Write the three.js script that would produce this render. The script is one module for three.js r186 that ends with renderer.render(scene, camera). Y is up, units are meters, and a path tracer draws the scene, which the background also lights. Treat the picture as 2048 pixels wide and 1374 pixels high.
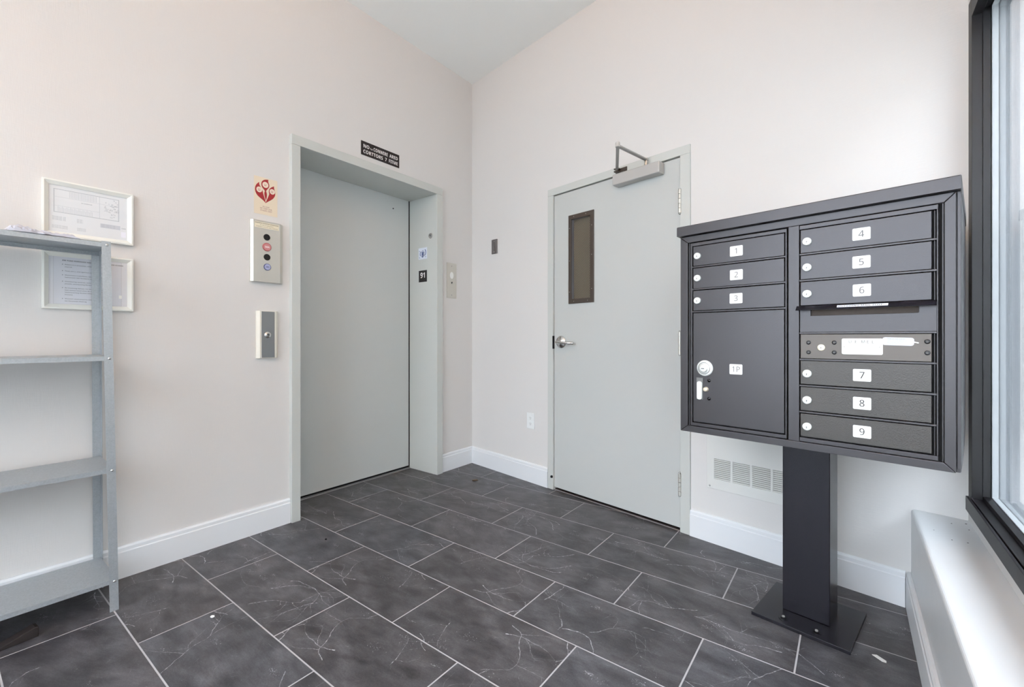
import * as THREE from 'three';
import { RoundedBoxGeometry } from 'three/addons/geometries/RoundedBoxGeometry.js';
import { mergeGeometries } from 'three/addons/utils/BufferGeometryUtils.js';

// ------------------------------------------------------------------ camera, sky, lights, exposure
const W = 2048, H = 1374, FOCAL = 893.85;
const scene = new THREE.Scene();
const camera = new THREE.PerspectiveCamera(2 * Math.atan(H / 2 / FOCAL) * 180 / Math.PI, W / H, 0.05, 200);
camera.position.set(2.5754, 1.06, 2.8408);
camera.rotation.y = 0.64739;
camera.setViewOffset(W, H, 0, 11, W, H);           // lens shifted a little upwards
scene.add(camera);
const renderer = new THREE.WebGLRenderer({ antialias: true });
renderer.toneMapping = THREE.LinearToneMapping;
renderer.toneMappingExposure = 1.0;
renderer.shadowMap.enabled = true;
scene.background = new THREE.Color(0.82, 0.92, 1.03);   // overcast sky
scene.backgroundIntensity = 7.8;
const LAMP_POWER = 3.7;                                  // warm ceiling lamp, out of the frame

// ------------------------------------------------------------------ helpers
const PHI = 0.17728;                                   // the door wall stands 10 degrees off square
const CEIL = 3.2255;
function rng(seed) { let a = seed >>> 0; return () => { a = (a + 0x6D2B79F5) >>> 0; let t = a; t = Math.imul(t ^ (t >>> 15), t | 1); t ^= t + Math.imul(t ^ (t >>> 7), t | 61); return ((t ^ (t >>> 14)) >>> 0) / 4294967296; }; }
const names = new Map();
function numbered(n) { const k = names.get(n) ?? 0; names.set(n, k + 1); return k ? `${n}_${String(k).padStart(3, '0')}` : n; }
function meshOf(name, geo, mat, parent = scene) { const m = new THREE.Mesh(geo, mat); m.name = parent === scene ? numbered(name) : name; parent.add(m); return m; }
// parts: a plain name, numbered among all of that name
function part(name, geo, mat, parent, pos, rot) { const m = new THREE.Mesh(geo, mat); m.name = numbered(name); if (pos) m.position.set(...pos); if (rot) m.rotation.set(...rot); parent.add(m); return m; }
function struct(name, geo, mat, parent = scene) { const m = geo ? new THREE.Mesh(geo, mat) : new THREE.Group(); m.name = numbered(name); m.userData.kind = 'structure'; parent.add(m); return m; }
function thing(name, label, category, pos, turn = 0, group) { const g = new THREE.Group(); g.name = numbered(name); g.position.set(...pos); g.rotation.y = turn; g.userData = { label, category }; if (group) g.userData.group = group; scene.add(g); return g; }
const onLeft = (y, z, x = 0) => [x, y, z];             // left wall: plane x = 0; turn +90 deg, local x runs towards the corner
const LT = Math.PI / 2;
const onDoorWall = (s, y, o = 0) => [s * Math.cos(PHI) - o * Math.sin(PHI), y, s * Math.sin(PHI) + o * Math.cos(PHI)];
const DT = -PHI;
function bx(x0, x1, y0, y1, z0, z1) { const g = new THREE.BoxGeometry(x1 - x0, y1 - y0, z1 - z0); g.translate((x0 + x1) / 2, (y0 + y1) / 2, (z0 + z1) / 2); return metric(g); }
function rbx(x0, x1, y0, y1, z0, z1, r = 0.003, seg = 2) { const g = new RoundedBoxGeometry(x1 - x0, y1 - y0, z1 - z0, seg, Math.min(r, (x1 - x0) * .49, (y1 - y0) * .49, (z1 - z0) * .49)); g.translate((x0 + x1) / 2, (y0 + y1) / 2, (z0 + z1) / 2); return metric(g); }
function metric(g) {                                   // uv in metres from the face's main axis
  const p = g.attributes.position, n = g.attributes.normal, uv = new Float32Array(p.count * 2);
  for (let i = 0; i < p.count; i++) {
    const ax = Math.abs(n.getX(i)), ay = Math.abs(n.getY(i)), az = Math.abs(n.getZ(i));
    let u, v;
    if (ax >= ay && ax >= az) { u = p.getZ(i); v = p.getY(i); } else if (ay >= az) { u = p.getX(i); v = p.getZ(i); } else { u = p.getX(i); v = p.getY(i); }
    uv[2 * i] = u; uv[2 * i + 1] = v;
  }
  g.setAttribute('uv', new THREE.BufferAttribute(uv, 2)); return g;
}
const merge = (list) => mergeGeometries(list.map((g) => g.index ? g.toNonIndexed() : g));
function poly(pts, depth, bevel = 0, holes = []) {      // outline in x,y extruded along z from 0 to depth
  const s = new THREE.Shape(pts.map((p) => new THREE.Vector2(...p)));
  for (const h of holes) s.holes.push(new THREE.Path(h.map((p) => new THREE.Vector2(...p))));
  const g = new THREE.ExtrudeGeometry(s, { depth: depth - 2 * bevel, bevelEnabled: bevel > 0, bevelSize: bevel, bevelThickness: bevel, bevelOffset: -bevel, bevelSegments: 2, curveSegments: 12 });
  g.translate(0, 0, bevel); return metric(g);
}
const rect = (x0, x1, y0, y1) => [[x0, y0], [x1, y0], [x1, y1], [x0, y1]];
function roundRect(w, h, r) { const s = new THREE.Shape(), x = -w / 2, y = -h / 2; s.moveTo(x + r, y); s.lineTo(x + w - r, y); s.quadraticCurveTo(x + w, y, x + w, y + r); s.lineTo(x + w, y + h - r); s.quadraticCurveTo(x + w, y + h, x + w - r, y + h); s.lineTo(x + r, y + h); s.quadraticCurveTo(x, y + h, x, y + h - r); s.lineTo(x, y + r); s.quadraticCurveTo(x, y, x + r, y); return s; }
function plate(w, h, r, t) {                           // rounded plate, uv 0..1 over its face
  const g = new THREE.ExtrudeGeometry(roundRect(w, h, r), { depth: t, bevelEnabled: false, curveSegments: 6 });
  const p = g.attributes.position, uv = g.attributes.uv;
  for (let i = 0; i < p.count; i++) uv.setXY(i, p.getX(i) / w + .5, p.getY(i) / h + .5);
  return g;
}
const cylZ = (r, d, r2 = r, seg = 28) => { const g = new THREE.CylinderGeometry(r2, r, d, seg); g.rotateX(Math.PI / 2); g.translate(0, 0, d / 2); return g; };
const latheZ = (pts, seg = 32) => { const g = new THREE.LatheGeometry(pts.map((p) => new THREE.Vector2(...p)), seg); g.rotateX(Math.PI / 2); return g; };
function tube(pts, r, seg = 24) { return new THREE.TubeGeometry(new THREE.CatmullRomCurve3(pts.map((p) => new THREE.Vector3(...p))), seg, r, 10); }
function bar(a, b, w, h) {                             // flat bar between two points
  const A = new THREE.Vector3(...a), B = new THREE.Vector3(...b), L = A.distanceTo(B);
  const g = new RoundedBoxGeometry(w, h, L, 2, Math.min(w, h) * .3), m = new THREE.Matrix4().lookAt(A, B, new THREE.Vector3(0, 1, 0));
  g.applyMatrix4(m); g.translate((A.x + B.x) / 2, (A.y + B.y) / 2, (A.z + B.z) / 2); return g;
}

// ------------------------------------------------------------------ textures
function canvasTex(w, h, draw, srgb = true) {
  const c = document.createElement('canvas'); c.width = w; c.height = h; const x = c.getContext('2d'); draw(x, w, h);
  const t = new THREE.CanvasTexture(c); if (srgb) t.colorSpace = THREE.SRGBColorSpace; t.anisotropy = 8; return t;
}
function valueNoise(seed) {
  const r = rng(seed), N = 256, tab = new Float32Array(N * N); for (let i = 0; i < tab.length; i++) tab[i] = r();
  return (x, y, px = 256, py = 256) => {
    let xi = Math.floor(x), yi = Math.floor(y); const fx = x - xi, fy = y - yi, sx = fx * fx * (3 - 2 * fx), sy = fy * fy * (3 - 2 * fy);
    const at = (a, b) => tab[(((b % py) + py) % py % N) * N + (((a % px) + px) % px % N)];
    const a = at(xi, yi), b = at(xi + 1, yi), c = at(xi, yi + 1), d = at(xi + 1, yi + 1);
    return a + (b - a) * sx + (c - a) * sy + (a - b - c + d) * sx * sy;
  };
}
function dataTex(w, h, f, srgb = false) {
  const d = new Uint8Array(w * h * 4);
  for (let y = 0; y < h; y++) for (let x = 0; x < w; x++) { const v = f(x, y), i = (y * w + x) * 4; if (typeof v === 'number') { d[i] = d[i + 1] = d[i + 2] = Math.max(0, Math.min(255, v)); } else { d[i] = v[0]; d[i + 1] = v[1]; d[i + 2] = v[2]; } d[i + 3] = 255; }
  const t = new THREE.DataTexture(d, w, h); t.magFilter = THREE.LinearFilter; t.minFilter = THREE.LinearMipmapLinearFilter; t.generateMipmaps = true;
  t.wrapS = t.wrapT = THREE.RepeatWrapping; if (srgb) t.colorSpace = THREE.SRGBColorSpace; t.needsUpdate = true; return t;
}
const nz = valueNoise(7), nz2 = valueNoise(31);
const weave = dataTex(512, 512, (x, y) => 120 + 50 * (nz(x / 2, y / 24, 256, 22) - .5) + 50 * (nz2(x / 24, y / 2, 22, 256) - .5) + 12 * (nz(x, y) - .5));
weave.repeat.set(2.2, 2.2);
const grit = dataTex(512, 512, (x, y) => 255 * (.6 * nz(x / 4, y / 4, 128, 128) + .4 * nz2(x / 2, y / 2, 256, 256)));
grit.repeat.set(4.5, 4.5);
const smudge = dataTex(256, 256, (x, y) => 200 + 55 * (.6 * nz(x / 32, y / 32, 8, 8) + .4 * nz2(x / 8, y / 8, 32, 32)));
smudge.repeat.set(2, 2);
const spangle = dataTex(512, 512, (x, y) => { const v = .5 * nz(x / 10, y / 10, 51, 51) + .3 * nz2(x / 3, y / 3, 170, 170) + .2 * nz(x / 1.5 + 9, y / 50, 256, 10); const k = 222 + 30 * v; return [k - 2, k, k + 1]; }, true);
spangle.repeat.set(5, 5);
const brushed = dataTex(256, 256, (x, y) => 175 + 80 * nz(x / 1.2, y / 60, 213, 4)); brushed.repeat.set(8, 8);

// ------------------------------------------------------------------ materials
const std = (o) => new THREE.MeshStandardMaterial(o);
const phys = (o) => new THREE.MeshPhysicalMaterial(o);
const M = {
  wall: std({ color: 0xdbd8d5, roughness: .85, bumpMap: weave, bumpScale: .0006 }),
  ceiling: std({ color: 0xf2f3f0, roughness: .9 }),
  trim: std({ color: 0xe6e8ea, roughness: .45 }),
  ledge: std({ color: 0xdfe1e2, roughness: .4, roughnessMap: smudge }),
  grout: std({ color: 0xb0adae, roughness: .9 }),
  greyPaint: std({ color: 0xc8cac5, roughness: .5, roughnessMap: smudge }),
  elevDoor: std({ color: 0xcacdcb, roughness: .5, roughnessMap: smudge }),
  leafPaint: std({ color: 0xc2c4c1, roughness: .5, roughnessMap: smudge }),
  dark: std({ color: 0x0b0a0b, roughness: .8 }),
  brownDark: std({ color: 0x2c201d, roughness: .6 }),
  alu: std({ color: 0xc9c9c7, roughness: .35, metalness: .9 }),
  closer: std({ color: 0xbdbab6, roughness: .5, metalness: .35 }),
  arm: std({ color: 0xa8a5a1, roughness: .45, metalness: .4 }),
  steel: std({ color: 0xd6d6d4, roughness: .22, metalness: 1 }),
  brushedSteel: std({ color: 0xd2cfc6, roughness: .45, metalness: .6, roughnessMap: brushed }),
  brushedDark: std({ color: 0xa8aaab, roughness: .4, metalness: .85, roughnessMap: brushed }),
  cream: std({ color: 0xe4dfd2, roughness: .45 }),
  bronze: std({ color: 0x50463f, roughness: .34, metalness: .25 }),
  frameBlack: std({ color: 0x161417, roughness: .46, metalness: .1 }),
  galv: std({ color: 0xc0c4c7, roughness: .42, metalness: .55, map: spangle }),
  powder: std({ color: 0x4a4744, roughness: .36, metalness: .45, bumpMap: grit, bumpScale: .0003 }),
  powderSmooth: std({ color: 0x484648, roughness: .33, metalness: .45, bumpMap: grit, bumpScale: .00012 }),
  pedestal: std({ color: 0x1c1a21, roughness: .26, metalness: .2 }),
  lock: std({ color: 0xeceeea, roughness: .38, metalness: .35 }),
  lockDark: std({ color: 0x777776, roughness: .5, metalness: .5 }),
  brass: std({ color: 0xe6d9c2, roughness: .4, metalness: .4 }),
  blackGloss: std({ color: 0x121115, roughness: .2 }),
  white: std({ color: 0xf0f1ee, roughness: .4 }),
  whiteFrame: std({ color: 0xe9e9e2, roughness: .4 }),
  spacer: std({ color: 0xdfe4e6, roughness: .4 }),
  outerFrame: std({ color: 0x8d9298, roughness: .45 }),
  glass: phys({ color: 0xffffff, transmission: 1, thickness: 0, roughness: 0, ior: 1.5, specularIntensity: .8 }),
  picGlass: phys({ color: 0xffffff, transmission: 1, thickness: 0, roughness: 0, ior: 1.45, specularIntensity: .3 }),
  wired: phys({ color: 0x857b6b, transmission: .2, thickness: 0, roughness: .28, ior: 1.5 }),
  wire: std({ color: 0x403c36, roughness: .5, metalness: .5 }),
  plastic: std({ color: 0xe9ebea, roughness: .35 }),
  bag: phys({ color: 0xcfd0da, roughness: .4, transmission: .2, thickness: 0, side: THREE.DoubleSide }),
  concrete: std({ color: 0x42413f, roughness: .9 }),
  asphalt: std({ color: 0xc6c5c2, roughness: .95 }),
};
const printed = (tex, rough = .5) => std({ map: tex, roughness: rough });

// ------------------------------------------------------------------ floor: grout bed and stone tiles
const wallZ = (x) => Math.tan(PHI) * x;                // the door wall's foot
{
  const floor = struct('floor', null);
  part('grout_bed', bx(-.34, 3.0, -.10, -.0005, -.2, 4.6), M.grout, floor);
  const TEX = 9, mats = [];
  for (let k = 0; k < TEX; k++) {
    const r = rng(100 + k), a = valueNoise(200 + k), b = valueNoise(300 + k), w = 1024, h = 512;
    const ang = (r() - .5) * .5 + .12, ca = Math.cos(ang), sa = Math.sin(ang), tone = (r() - .5) * 8, warm = r() * 3;
    const tex = canvasTex(w, h, (x) => {
      const im = x.createImageData(w, h), d = im.data;
      for (let j = 0; j < h; j++) for (let i = 0; i < w; i++) {
        const u = (i * ca + j * sa), v = (-i * sa + j * ca), wu = u + 26 * a(i / 90, j / 90), wv = v + 30 * b(i / 120, j / 120);
        const cloud = a(wu / 150, wv / 85) * .55 + b(wu / 60, wv / 30) * .3 + a(wu / 22, wv / 8) * .15;
        const fine = b(i / 2.2, j / 2.2) - .5, streak = a(wu / 60, wv / 3.2) - .5;
        const mott = b(i / 5.5, j / 4.5) - .5;
        let g = 68 + tone + 58 * (cloud - .45) + 16 * fine + 9 * mott + 6 * streak;
        const q = (j * w + i) * 4; d[q] = g + warm * .8; d[q + 1] = g - 1; d[q + 2] = g + 3 - warm * .6; d[q + 3] = 255;
      }
      x.putImageData(im, 0, 0);
      x.lineCap = 'round';
      const vein = (px, py, dir, len, width, alpha, depth) => {
        const steps = Math.floor(len / 9);
        for (let s = 0; s < steps; s++) {
          dir += (r() - .5) * .34; if (r() < .05) dir += (r() - .5) * 1.2;
          const nx = px + Math.cos(dir) * 9, ny = py + Math.sin(dir) * 9, t = 1 - s / steps;
          x.strokeStyle = `rgba(232,232,234,${alpha * (.25 + .75 * r()) * (.35 + .65 * t)})`; x.lineWidth = width * (.5 + r()) * (.4 + .6 * t);
          x.beginPath(); x.moveTo(px, py); x.lineTo(nx, ny); x.stroke(); px = nx; py = ny;
          if (depth > 0 && r() < .05) vein(px, py, dir + (r() < .5 ? 1 : -1) * (.5 + r() * .9), len * (.25 + .35 * r()), width * .7, alpha * .85, depth - 1);
        }
      };
      const nv = 2 + Math.floor(r() * 4);
      for (let n = 0; n < nv; n++) vein(r() * w, r() * h, ang + Math.PI * .25 * (r() < .65 ? 1 : -1) + (r() - .5) * .9 + (r() < .5 ? Math.PI : 0), 220 + r() * 620, 2.0 + r() * 2.8, .6 + .4 * r(), 2);
      for (let n = 0; n < 26; n++) vein(r() * w, r() * h, ang + (r() - .5) * 2.2, 25 + r() * 110, 1.3, .4 * r() + .1, 0);
      for (let c = 0; c < 5; c++) {                    // clusters of pale flecks
        const cx = r() * w, cy = r() * h, sp = 18 + r() * 46, n = 14 + r() * 34;
        for (let s = 0; s < n; s++) { const px = cx + (r() + r() - 1) * sp * 1.6, py = cy + (r() + r() - 1) * sp * .7; x.fillStyle = `rgba(222,222,226,${.2 + .6 * r()})`; x.beginPath(); x.ellipse(px, py, .8 + r() * 3.2, .6 + r() * 1.3, r() * 3, 0, 7); x.fill(); }
      }
      for (let s = 0; s < 320; s++) { x.fillStyle = `rgba(200,200,205,${.08 + .25 * r()})`; x.fillRect(r() * w, r() * h, 1 + r() * 1.6, 1 + r()); }
    });
    mats.push(std({ map: tex, roughness: .37, bumpMap: null }));
  }
  // tile layout: running bond, long side along x
  const TL = .6102, TW = .30303, G = .0026, X0 = .3321, X1 = .6043, Z0 = 2.0854;
  const clip = (pts, a, b, c) => {                     // keep a*x + b*z <= c
    const out = [];
    for (let i = 0; i < pts.length; i++) {
      const p = pts[i], q = pts[(i + 1) % pts.length], dp = a * p[0] + b * p[1] - c, dq = a * q[0] + b * q[1] - c;
      if (dp <= 0) out.push(p);
      if (dp * dq < 0) { const t = dp / (dp - dq); out.push([p[0] + (q[0] - p[0]) * t, p[1] + (q[1] - p[1]) * t]); }
    }
    return out;
  };
  const r = rng(5);
  const inner = (pts) => clip(clip(pts, -1, 0, -.0005), Math.tan(PHI), -1, -.001);
  for (let n = -8; n <= 8; n++) for (let k = -3; k <= 5; k++) {
    const odd = ((n % 2) + 2) % 2, z1 = Z0 + n * TW - G, z0 = z1 - TW + 2 * G, x0 = (odd ? X1 : X0) + k * TL + G, x1 = x0 + TL - 2 * G;
    const q = [[x0, z0], [x1, z0], [x1, z1], [x0, z1]];
    let A = clip(inner(q), 1, 0, 2.93), pieces = [clip(A, 0, 1, 4.39)];
    let B = clip(clip(clip(clip(q, 1, 0, .0005), -1, 0, .283), 0, 1, 1.5095), 0, -1, -.4335);   // inside the elevator recess
    pieces.push(B);
    pieces = pieces.filter((p) => { if (p.length < 3) return false; let s = 0; for (let i = 0; i < p.length; i++) { const a = p[i], b = p[(i + 1) % p.length]; s += a[0] * b[1] - b[0] * a[1]; } return Math.abs(s) > 4e-4; });
    if (!pieces.length) continue;
    const pos = [], nor = [], uv = [], flip = r() < .5, turn = r() < .5, mat = mats[Math.floor(r() * TEX)], dy = (r() - .5) * .0004;
    const UV = (x, z) => { let u = (x - x0) / TL, v = (z - z0) / TL * 2 * (TL / (2 * TW)); if (flip) u = 1 - u; if (turn) v = 1 - v; return [u, v]; };
    const tri = (a, b, c, nn) => { for (const p of [a, b, c]) { pos.push(...p); nor.push(...nn); uv.push(...UV(p[0], p[2])); } };
    for (const p of pieces) {
      for (let i = 1; i < p.length - 1; i++) tri([p[0][0], dy, p[0][1]], [p[i + 1][0], dy, p[i + 1][1]], [p[i][0], dy, p[i][1]], [0, 1, 0]);
      for (let i = 0; i < p.length; i++) {
        const a = p[i], b = p[(i + 1) % p.length], L = Math.hypot(b[0] - a[0], b[1] - a[1]) || 1, nn = [(b[1] - a[1]) / L, 0, -(b[0] - a[0]) / L];
        tri([a[0], dy, a[1]], [b[0], dy, b[1]], [b[0], -.006, b[1]], nn); tri([a[0], dy, a[1]], [b[0], -.006, b[1]], [a[0], -.006, a[1]], nn);
      }
    }
    const g = new THREE.BufferGeometry(); g.setAttribute('position', new THREE.Float32BufferAttribute(pos, 3)); g.setAttribute('normal', new THREE.Float32BufferAttribute(nor, 3)); g.setAttribute('uv', new THREE.Float32BufferAttribute(uv, 2));
    part('tile', g, mat, floor);
  }
}

// ------------------------------------------------------------------ room shell
struct('ceiling', bx(-.5, 3.3, CEIL, CEIL + .12, -.5, 4.8), M.ceiling);
const EZ0 = .3745, EZ1 = 1.5616, EI0 = .4332, EI1 = 1.5103, EY = 2.2306, EYI = 2.1747, EX = -.2946;
{ // left wall with the elevator opening
  const g = poly([[-.25, -.02], [EZ0, -.02], [EZ0, EY], [EZ1, EY], [EZ1, -.02], [4.6, -.02], [4.6, CEIL], [-.25, CEIL]], .34);
  g.rotateY(-Math.PI / 2);                             // x,y,z -> -z, y, x : profile runs along z, thickness to -x
  struct('wall_left', metric(g), M.wall);
  struct('wall_shaft', bx(-.40, -.341, -.1, 2.4, .2, 1.75), M.dark);
}
const D0 = .887, D1 = .9368, D2 = 1.8667, D3 = 1.9222, DYO = 2.1042, DYI = 2.0564;
{ // door wall
  const g = poly([[-.03, -.02], [D0, -.02], [D0, DYO], [D3, DYO], [D3, -.02], [3.15, -.02], [3.15, CEIL], [-.03, CEIL]], .15);
  g.translate(0, 0, -.15);
  const m = struct('wall_door_side', metric(g), M.wall); m.rotation.y = DT;
  // stairwell behind the door: closed shell
  const s = struct('wall_stairwell', merge([bx(.7, 2.1, -.02, 2.4, -1.3, -1.25), bx(.65, .7, -.02, 2.4, -1.3, -.15), bx(2.1, 2.15, -.02, 2.4, -1.3, -.15), bx(.65, 2.15, 2.4, 2.45, -1.3, -.15), bx(.65, 2.15, -.07, -.02, -1.3, -.15)]), std({ color: 0x9a8c78, roughness: .9 }));
  s.rotation.y = DT;
}
const LEDGE_SPECKS = [[2.868, .596, .0022], [2.909, .570, .003], [2.907, .635, .0022], [2.809, .709, .0016], [2.8455, .778, .002], [2.883, .777, .0024]];
const WX = 2.922, WZ0 = .56, WZ1 = 3.7, WY0 = .452, WY1 = 2.262;
{ // window wall
  const g = poly([[.40, -.02], [4.6, -.02], [4.6, CEIL], [.40, CEIL]], .16, 0, [[[WZ0, WY0], [WZ0, WY1], [WZ1, WY1], [WZ1, WY0]]]);
  g.rotateY(-Math.PI / 2); g.translate(WX + .16, 0, 0);
  struct('wall_window', metric(g), M.wall);
  // boxed ledge under the window, rounded at its front edge
  const R = .012, LX = 2.767, LY = .39, prof = [[WX, 0], [LX, 0]];
  for (let i = 0; i <= 5; i++) { const a = i / 5 * Math.PI / 2; prof.push([LX + R - R * Math.cos(a), LY - R + R * Math.sin(a)]); }
  prof.push([WX, LY]);
  const l = poly(prof.map((p) => p), 3.9); l.translate(0, 0, .5);
  const P = l.attributes.position; for (let i = 0; i < P.count; i++) if (P.getZ(i) < .51) P.setZ(i, wallZ(P.getX(i)) + .0005);
  const ledge = struct('wall_ledge', metric(l), M.ledge);
  for (const [x, z, r] of LEDGE_SPECKS) part('nail_hole', new THREE.SphereGeometry(r, 8, 6).scale(1, .3, 1), M.dark, ledge, [x, .3902, z]);
}
{ // wall behind the camera with a wide glazed street door
  const g = poly([[-.34, -.02], [.2, -.02], [.2, 2.95], [2.7, 2.95], [2.7, -.02], [3.1, -.02], [3.1, CEIL], [-.34, CEIL]], .15);
  g.translate(0, 0, 4.42); struct('wall_back', metric(g), M.wall);
  const d = struct('door_3', null);
  for (const [a, b] of [[.2, .26], [1.42, 1.48], [2.64, 2.7]]) part('mullion', bx(a, b, 0, 2.95, 4.43, 4.5), M.frameBlack, d);
  for (const [a, b] of [[.26, 1.42], [1.48, 2.64]]) { part('transom', bx(a, b, 2.89, 2.95, 4.43, 4.5), M.frameBlack, d); part('kick_panel', bx(a, b, 0, .25, 4.43, 4.5), M.frameBlack, d); part('pane', bx(a, b, .25, 2.89, 4.46, 4.463), M.glass, d); }
}
// outdoors
struct('ground', bx(-30, 30, -.4, -.14, -30, 30), M.asphalt);
struct('building_across', merge([bx(9, 9.5, -.14, 5.5, -14, 14)]), std({ color: 0xa9a59e, roughness: .9 }));
struct('wall_exterior', bx(3.09, 9, -.14, 4.2, -1.4, -1.2), M.concrete);

// baseboards: moulded profile, run along x in their own axes
function skirting(len, z0fix, z1fix) {
  const t = .016, h = .14, prof = [[0, 0], [t, 0], [t, h - .026], [t - .003, h - .022], [t - .003, h - .008], [t - .008, h], [0, h]];
  const g = poly(prof, len);                            // profile x = out of wall, y = up, z = run
  return g;
}
function skirtLeft(z0, z1, n = 'baseboard_left') { const g = skirting(z1 - z0); g.translate(0, 0, z0); struct(n, metric(g), M.trim); }
skirtLeft(EZ1 + .001, 4.4); skirtLeft(.002, EZ0 - .001);
function skirtDoor(s0, s1) { const g = skirting(s1 - s0); g.rotateY(-Math.PI / 2); g.scale(1, 1, 1); const p = g.attributes.position; for (let i = 0; i < p.count; i++) { const run = -p.getX(i), out = p.getZ(i); p.setXYZ(i, s0 + run, p.getY(i), out); } g.computeVertexNormals(); const i = g.toNonIndexed ? g : g; struct('baseboard_door_side', metric(flipIf(i)), M.trim).rotation.y = DT; }
function flipIf(g) {                                    // make the winding agree with outward faces
  const p = g.attributes.position; let vol = 0; const a = new THREE.Vector3(), b = new THREE.Vector3(), c = new THREE.Vector3();
  for (let i = 0; i < p.count; i += 3) { a.fromBufferAttribute(p, i); b.fromBufferAttribute(p, i + 1); c.fromBufferAttribute(p, i + 2); vol += a.dot(b.cross(c)); }
  if (vol < 0) { for (let i = 0; i < p.count; i += 3) for (const k of ['position', 'uv']) { const t = g.attributes[k], n = t.itemSize, A = t.array; for (let j = 0; j < n; j++) { const s = A[(i + 1) * n + j]; A[(i + 1) * n + j] = A[(i + 2) * n + j]; A[(i + 2) * n + j] = s; } } }
  g.computeVertexNormals(); return g;
}
skirtDoor(.018, D0 - .001); skirtDoor(D3 + .001, 2.795);
{ // ledge baseboard, facing the room (towards -x)
  const g = skirting(3.9); const p = g.attributes.position;
  for (let i = 0; i < p.count; i++) { const x = 2.7665 - p.getX(i); p.setX(i, x); p.setZ(i, p.getZ(i) < .01 ? wallZ(x) + .001 : .5 + p.getZ(i)); }
  struct('baseboard_window', metric(flipIf(g)), M.trim);
}

// ------------------------------------------------------------------ elevator door (door_1)
{
  const d = struct('door_1', null); const j = (n, g, m) => part(n, g, m, d);
  j('jamb', rbx(EX, .03, 0, EYI - .0006, EI1, EZ1, .002), M.greyPaint);
  j('jamb', rbx(EX, .03, 0, EYI - .0006, EZ0, EI0, .002), M.greyPaint);
  j('header', rbx(EX, .03, EYI, EY, EZ0, EZ1, .002), M.greyPaint);
  const leaf = j('door_panel', bx(EX - .034, EX - .004, .02, EYI + .01, EI0 + .006, EI1 + .005), M.elevDoor);
  part('screw_hole', cylZ(.0055, .002), M.dark, leaf, [EX - .0045, 2.081, .594], [0, Math.PI / 2, 0]);
  j('gap_seal', bx(EX - .036, EX - .03, 0, EYI + .02, EI0 - .01, EI1 + .02), M.dark);
  j('threshold', rbx(EX - .006, EX + .009, -.004, .0045, EI0 + .001, EI1 - .001, .001), M.alu);
}

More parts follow.
